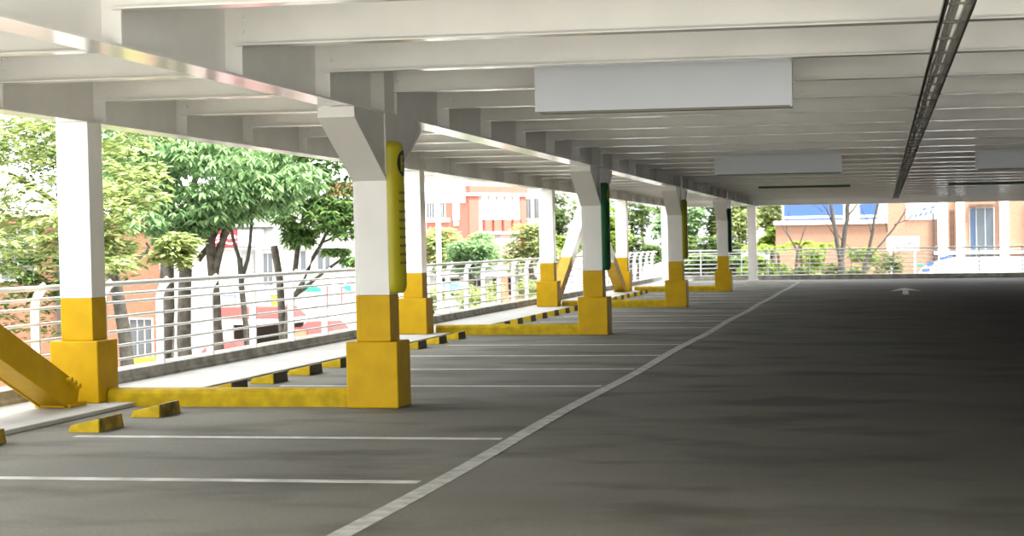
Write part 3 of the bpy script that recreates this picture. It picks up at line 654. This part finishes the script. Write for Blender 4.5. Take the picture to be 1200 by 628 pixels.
for x in (-33.7, -32.9): window(t, x - .3, x + .3, 3.45, 4.6, 140, WINDOWG, SIGNW, 2)
window(t, -31.95, -31.5, 3.3, 4.5, 140, SIGNW, SIGNW, 0); boxobj('vent_panel', DOORG, t, -31.95, -31.5, 139.93, 140, 2.8, 3.2)
t = thing('pale_building', 'washed-out pale orange building above the white billboard', 'building', (-45, 202, G0))
wall_box('wall', PINKW, t, -52, -41.6, 200, 210, G0, 9.2); boxobj('upper_storey', ORANGEW, t, -51, -43, 200.6, 210, 9.2, 10.8); boxobj('parapet', SIGNW, t, -52, -41.5, 199.8, 210.1, 9.05, 9.2)
t = thing('office_building', 'white building with grey windows right of the red building', 'building', (-31, 172, G0))
wall_box('wall', PLASTER, t, -36, -28.2, 170, 185, G0, 9.0); boxobj('roof_slab', SIGNW, t, -36, -28, 169.8, 185, 9.0, 9.3)
window(t, -33.2, -32.6, 3.8, 5.6, 170, mat('green_window_glass', (.25, .33, .27), .2), PLASTER, 2)
for x in (-32.0, -31.2, -30.4): window(t, x, x + .5, 3.7, 5.5, 170, WINDOWG, PLASTER, 1)
# billboard on lamp pole
t = thing('billboard', 'blank white billboard on a tall white pole in front of the red building', 'billboard', (-11.84, 50, G0))
boxobj('board', SIGNW, t, -12.85, -11.12, 49.9, 50.0, 2.58, 3.06); q = MB(); q.tube([(-11.84, 50.05, G0), (-11.84, 50.05, 2.75)], .07, 12); q.build('pole', POLEW, t)
boxobj('frame', POLEW, t, -12.88, -11.09, 50.0, 50.06, 2.55, 3.09)
# low storefront row beyond the second railing bay
t = thing('storefront', 'low dark-windowed shop row seen through the railing beyond the lamp pole', 'building', (-19, 96, G0))
wall_box('wall', PLASTER, t, -23.5, -16.2, 96, 102, G0, .1); boxobj('fascia', CANVASW, t, -23.5, -16.2, 95.7, 96, -.25, .12); boxobj('roof', mat('grey_roof', (.35, .35, .34), .8, .1), t, -23.6, -16.1, 95.6, 102, .1, .2)
for i, x in enumerate((-22.6, -21.2, -19.85, -18.5, -17.3)): window(t, x, x + 1.0, -1.25, -.35, 96, CARG, PLASTER, 1)
boxobj('orange_pillar', ORANGEW, t, -19.35, -19.02, 95.6, 96, G0, -.3); boxobj('brick_base', BRICKP, t, -20.2, -17.4, 95.8, 96, G0, -1.35)
t = thing('fascia_sign', 'turquoise shop sign seen through the railing by the lamp pole', 'sign', (-16, 70, G0))
boxobj('face', TURQ, t, -16.45, -15.55, 70, 70.1, -.38, -.05); boxobj('frame', SIGNW, t, -16.5, -15.5, 70.1, 70.16, -.43, 0.0)
for x in (-16.3, -15.7): q = MB(); q.tube([(x, 70.13, G0), (x, 70.13, -.2)], .04, 8); q.build('post', POLEW, t)
for i, (x, y, zc) in enumerate([(-14.4, 60, -.55), (-13.5, 61, -.45), (-12.9, 60, -.5), (-14.6, 70, -.5), (-13.4, 72, -.45)]):
    t = thing('round_shrub', f'{ORD[i]} pale green shrub behind the railing past the lamp pole', 'shrub', (x, y, G0), 'pale shrubs behind the railing')
    leaves(blobset(x, y, zc, .6, .5, .5, 8, 190 + i), 1300, .17, 190 + i, .3).build('foliage', LEAFY, t)
    q = MB(); limb(q, (x, y, G0), (x, y, zc), .05, .03, 195 + i); q.build('stem', BARK, t)
# orange and blue buildings at the end
t = thing('orange_building', 'low orange building with a blue sign band behind the bare trees', 'building', (-2.6, 122, G0))
wall_box('wall', BRICKP, t, -6.6, 1.5, 120, 128, G0, 2.45); boxobj('ledge', SIGNW, t, -6.7, 1.5, 119.8, 120, 2.35, 2.6); boxobj('upper_wall', PLASTER, t, -6.2, 1.5, 120.3, 128, 2.6, 5.0)
boxobj('plinth', SIGNW, t, -6.65, 1.5, 119.9, 120, G0, -2.2)
for lab, x0, x1 in (('long blue sign band above the low orange building', -6.05, -2.4), ('short blue sign band right of the forked bare tree', -1.35, -.3)):
    t = thing('roof_sign', lab, 'sign', ((x0 + x1) / 2, 120, 2.6)); boxobj('face', SIGNBLUE, t, x0, x1, 120.0, 120.15, 2.62, 3.95)
    boxobj('lower_stripe', SIGNW, t, x0, x1, 119.96, 120.0, 2.75, 2.88)
t = thing('brick_building', 'sunlit orange brick building with white pilasters and a tall glass window', 'building', (4, 102, G0))
wall_box('wall', BRICKP, t, .3, 14, 100, 110, G0, 6.5)
for x0, x1 in ((2.8, 3.3), (3.72, 4.15), (5.9, 6.35), (7.4, 7.8)): boxobj('pilaster', SIGNW, t, x0, x1, 99.75, 100, G0, 3.6)
for x0, x1 in ((3.42, 3.5), (3.56, 3.62)): boxobj('recess', BROWN, t, x0, x1, 99.95, 100, .4, 2.8)
boxobj('lintel', BROWN, t, 4.4, 5.6, 99.7, 100, 2.95, 3.1); boxobj('sill_band', SIGNW, t, 2.6, 9, 99.7, 100, .55, .7); boxobj('downpipe', DARKI, t, 2.55, 2.62, 99.85, 100, -1.2, 2.7)
window(t, 4.42, 4.72, -.2, 2.9, 100, WINDOWB, PLASTER, 0); window(t, 4.76, 5.6, -.2, 2.9, 100, mat('slate_window_glass', (.07, .085, .10), .15), PLASTER, 1)
q = MB()
for a in ((1.35, 2.46, .28), (1.62, 2.5, .2), (1.85, 2.52, .2), (2.08, 2.56, .34), (2.38, 2.66, .2)): q.prism([(a[0], a[1]), (a[0] + .09, a[1]), (a[0] + .09 + a[2] * .5, a[1] + .2), (a[0] + a[2] * .5, a[1] + .2)], lambda p, z, y: (p, y, z), 99.85, 99.95)
for a in ((2.0, 2.85, .28), (2.38, 2.92, .35)): q.prism([(a[0], a[1]), (a[0] + .16, a[1]), (a[0] + a[2], a[1] + .14), (a[0] + a[2] - .16, a[1] + .14)], lambda p, z, y: (p, y, z), 99.85, 99.95)
tt = thing('wall_lettering', 'slanting blue lettering on a white strip of the brick building', 'sign', (2, 99.9, 2.4)); 
boxobj('backing', SIGNW, tt, 1.2, 2.75, 99.95, 99.99, 2.36, 3.2); q.build('lettering', SIGNBLUE, tt)
t = thing('board_sign', 'small white sign board with blue script in front of the brick building', 'sign', (1.1, 95, G0))
boxobj('face', SIGNW, t, .2, 1.75, 94.9, 95, .78, 1.5); q = MB(); script(q, .85, 1.6, 1.18, .16, 94.87, 4, 7, .022); q.build('script', SIGNBLUE, t)
for x in (.4, 1.55): q = MB(); q.tube([(x, 95.05, G0), (x, 95.05, 1.2)], .05, 8); q.build('post', POLEW, t)
# white arched canopy with blue dashes
t = thing('arched_canopy', 'white arched canopy edged with blue dashes behind the end railing', 'canopy', (5, 88, G0))
ap = [(1.55, G0), (1.55, -.45)] + [(1.55 + 2.3 * (1 - math.cos(a)), -.45 + .95 * math.sin(a)) for a in [PI / 2 * i / 10 for i in range(1, 11)]] + [(11, .5), (11, G0)]
q = MB(); q.prism(ap, lambda p, z, y: (p, y, z), 88, 91); q.build('shell', CANVASW, t)
for i, (x, z, w_, r) in enumerate(((1.66, -.40, .34, 0), (1.74, -.13, .36, .08), (1.98, .1, .36, .35), (2.55, .36, .62, .25))):
    q = MB(); c_, s_ = math.cos(r), math.sin(r); q.prism([(x, z), (x + w_ * c_, z + w_ * s_), (x + w_ * c_ - .15 * s_, z + w_ * s_ + .15 * c_), (x - .15 * s_, z + .15 * c_)], lambda p, zz, y: (p, y, zz), 87.95, 87.999); q.build('blue_dash', SIGNBLUE, t)
q = MB(); q.prism([(1.5, .1), (1.8, .12), (1.8, .26), (1.5, .24)], lambda p, zz, y: (p, y, zz), 87.9, 87.98); q.build('green_dash', TEAL, t)

# ------------------------------------------------------------------ street life behind the railing
def car(name, label, x, y, L, Wd, Hh, paint, seed=0, boxy=False, face=1):
    t = thing(name, label, 'car' if not boxy else 'van', (x, y, G0)); z = G0
    if boxy: pr = [(0, .35), (0, Hh * .55), (.06 * L, Hh * .9), (.12 * L, Hh), (.97 * L, Hh), (L, Hh * .94), (L, .35)]; gl = [(.045 * L, Hh * .6), (.125 * L, Hh * .92), (.30 * L, Hh * .92), (.30 * L, Hh * .6)]
    else: pr = [(0, .3), (0, Hh * .52), (.05 * L, Hh * .58), (.25 * L, Hh * .63), (.36 * L, Hh * .97), (.45 * L, Hh), (.72 * L, Hh * .98), (.88 * L, Hh * .66), (.98 * L, Hh * .62), (L, Hh * .5), (L, .3)]; gl = [(.29 * L, Hh * .66), (.38 * L, Hh * .92), (.70 * L, Hh * .93), (.82 * L, Hh * .67)]
    f = lambda p, zz, s: (x + face * (p - L / 2), y + s, z + zz)
    q = MB(); q.prism(pr, f, -Wd / 2, Wd / 2); q.build('body', paint, t, .03)
    q = MB(); q.prism(gl, f, -Wd / 2 - .012, Wd / 2 + .012); q.build('side_window', CARG, t)
    for p in (.2, .79):
        for s in (-1, 1):
            q = MB(); q.tube([f(p * L, .32, s * (Wd / 2 - .18)), f(p * L, .32, s * (Wd / 2 + .02))], .32, 16); q.build('wheel', RUBBER, t)
    return t
def stall(label, x0, x1, y0, y1, zt, canvas, goods):
    t = thing('market_stall', label, 'stall', ((x0 + x1) / 2, (y0 + y1) / 2, G0), 'street stalls'); zc = zt - .35
    q = MB(); q.hexa([(x0, y0, zc), (x1, y0, zc), (x1, y1, zc), (x0, y1, zc)], [(x0 + .25, y0 + .45, zt), (x1 - .25, y0 + .45, zt), (x1 - .25, y1 - .45, zt), (x0 + .25, y1 - .45, zt)]); q.build('canopy', canvas, t)
    boxobj('valance', CANVASW, t, x0 - .01, x1 + .01, y0 - .01, y1 + .01, zc - .16, zc)
    for x in (x0 + .06, x1 - .06):
        for y in (y0 + .06, y1 - .06): q = MB(); q.tube([(x, y, G0), (x, y, zc)], .03, 8); q.build('post', POLEW, t)
    boxobj('counter', goods, t, x0 + .15, x1 - .15, y0 + .3, y1 - .3, G0, G0 + .95); boxobj('back_panel', DARKI, t, x0 + .1, x1 - .1, y1 - .15, y1 - .1, G0, zc)
    return t
stall('long street stall with a red canopy behind the railing and thin tree', -20.4, -17.9, 55, 57.5, -.42, REDC, BROWN)
stall('lower street stall with a red canopy at the bottom of the railing', -18.4, -17.2, 49, 51, -1.15, REDC, BROWN)
stall('small street stall with a red front near the pale trunk', -16.6, -15.4, 52, 54, -.75, REDC, BROWN)
t = thing('market_tent', 'white market tent with teal edges behind the railing', 'tent', (-18.2, 62, G0)); q = MB()
for (xa, xb) in ((-19.35, -18.15), (-18.15, -16.9)):
    q.add([(xa, 61, -.05), (xb, 61, -.05), (xb, 63, -.05), (xa, 63, -.05), ((xa + xb) / 2, 62, .55)], [(0, 1, 4), (1, 2, 4), (2, 3, 4), (3, 0, 4), (3, 2, 1, 0)])
q.build('canopy', CANVASW, t)
for a in ([(-19.35, -.07), (-18.25, -.1), (-18.9, .22), (-19.35, .12)], [(-17.9, .05), (-17.1, -.22), (-17.05, -.02), (-17.5, .12)]):
    q = MB(); q.prism(a, lambda p, z, y: (p, y, z), 60.9, 60.96); q.build('teal_flap', TEAL, t)
boxobj('valance', CANVASW, t, -19.4, -16.85, 60.95, 63.05, -.28, -.05)
for x in (-19.3, -18.15, -16.95):
    for y in (61.05, 62.95): q = MB(); q.tube([(x, y, G0), (x, y, -.1)], .035, 8); q.build('post', POLEW, t)
car('delivery_van', 'white van parked behind the railing beside the pale tree trunk', -16.2, 58.5, 3.6, 1.8, 2.15, CARW, boxy=True)
car('parked_car', 'red car at the curb below the railing, left of the pale trunk', -16.6, 46, 3.4, 1.6, 1.4, CARR)
car('parked_car', 'white car behind the railing before the second railing column', -13.6, 52, 3.4, 1.6, 1.45, CARW)
car('parked_car', 'silver car far behind the railing past the pale shrubs', -13.3, 84, 3.6, 1.65, 1.5, CARS)
car('parked_car', 'white car behind the corner railing', -13.4, 95, 3.6, 1.65, 1.5, CARW)
car('delivery_van', 'white van behind the railing by the lamp pole foot', -15.2, 66, 3.6, 1.8, 2.3, CARW, boxy=True)
def board(label, x, y, z0, w_, h, m, m2):
    t = thing('street_poster', label, 'poster', (x, y, G0)); boxobj('face', m, t, x - w_ / 2, x + w_ / 2, y - .03, y, z0, z0 + h); boxobj('frame', m2, t, x - w_ / 2 - .04, x + w_ / 2 + .04, y, y + .04, z0 - .04, z0 + h + .04)
    q = MB(); q.tube([(x, y + .05, G0), (x, y + .05, z0 + h * .5)], .03, 8); q.build('post', POLEW, t)
board('yellow poster behind the railing right of the pale trunk', -19.45, 59.2, -.68, .34, .5, SIGNYB, DARKI)
board('white and blue poster behind the railing left of the thin tree', -21.4, 60, -.65, .4, .45, SIGNW, SIGNBLUE)
board('small red and white poster behind the railing near the first aisle column', -16.55, 56, -.35, .4, .5, SIGNW, SIGNRED)
board('orange poster low behind the railing near the first aisle column', -15.9, 50, -1.25, .6, .4, ORANGEW, SIGNRED)
#EXT_END
# ------------------------------------------------------------------ camera, light
H, YAW, PITCH, ROLL, F = 1.41965, .193707, -.0128432, .0143868, 2215.574
c, s = math.cos(YAW), math.sin(YAW); Rv = Vector((c, s, 0)); F0 = Vector((-s, c, 0)); Z = Vector((0, 0, 1))
cp, sp = math.cos(PITCH), math.sin(PITCH); Fv = F0 * cp + Z * sp; Uv = -F0 * sp + Z * cp
cr, sr = math.cos(ROLL), math.sin(ROLL); R2 = Rv * cr - Uv * sr; U2 = Rv * sr + Uv * cr
cam = bpy.data.cameras.new('camera'); co = bpy.data.objects.new('camera', cam); C.objects.link(co)
co.matrix_world = Matrix(((R2.x, U2.x, -Fv.x, 0), (R2.y, U2.y, -Fv.y, 0), (R2.z, U2.z, -Fv.z, H), (0, 0, 0, 1)))
cam.sensor_width = 36; cam.lens = F / 1200 * 36; cam.clip_end = 600
cam.dof.use_dof = True; cam.dof.focus_distance = 17.0; cam.dof.aperture_fstop = 5.0
bpy.context.scene.camera = co
w = bpy.data.worlds.new('overcast_sky'); bpy.context.scene.world = w; w.use_nodes = True
bg = w.node_tree.nodes['Background']; bg.inputs[0].default_value = (.96, .98, 1.0, 1); bg.inputs[1].default_value = 3.0
sun = bpy.data.lights.new('sun', 'SUN'); sun.energy = 11.0; sun.angle = math.radians(12); sun.color = (1, .95, .86)
so = bpy.data.objects.new('sun', sun); C.objects.link(so)
az, el = math.radians(62), math.radians(60)      # high on the right, slightly behind the camera
dirv = Vector((math.sin(az) * math.cos(el), -math.cos(az) * math.cos(el), math.sin(el)))
so.rotation_euler = dirv.to_track_quat('Z', 'Y').to_euler(); so.location = (0, -20, 40)
vs = bpy.context.scene.view_settings
vs.view_transform = 'Standard'; vs.look = 'None'; vs.gamma = 1; vs.exposure = 0.9; vs.use_curve_mapping = False
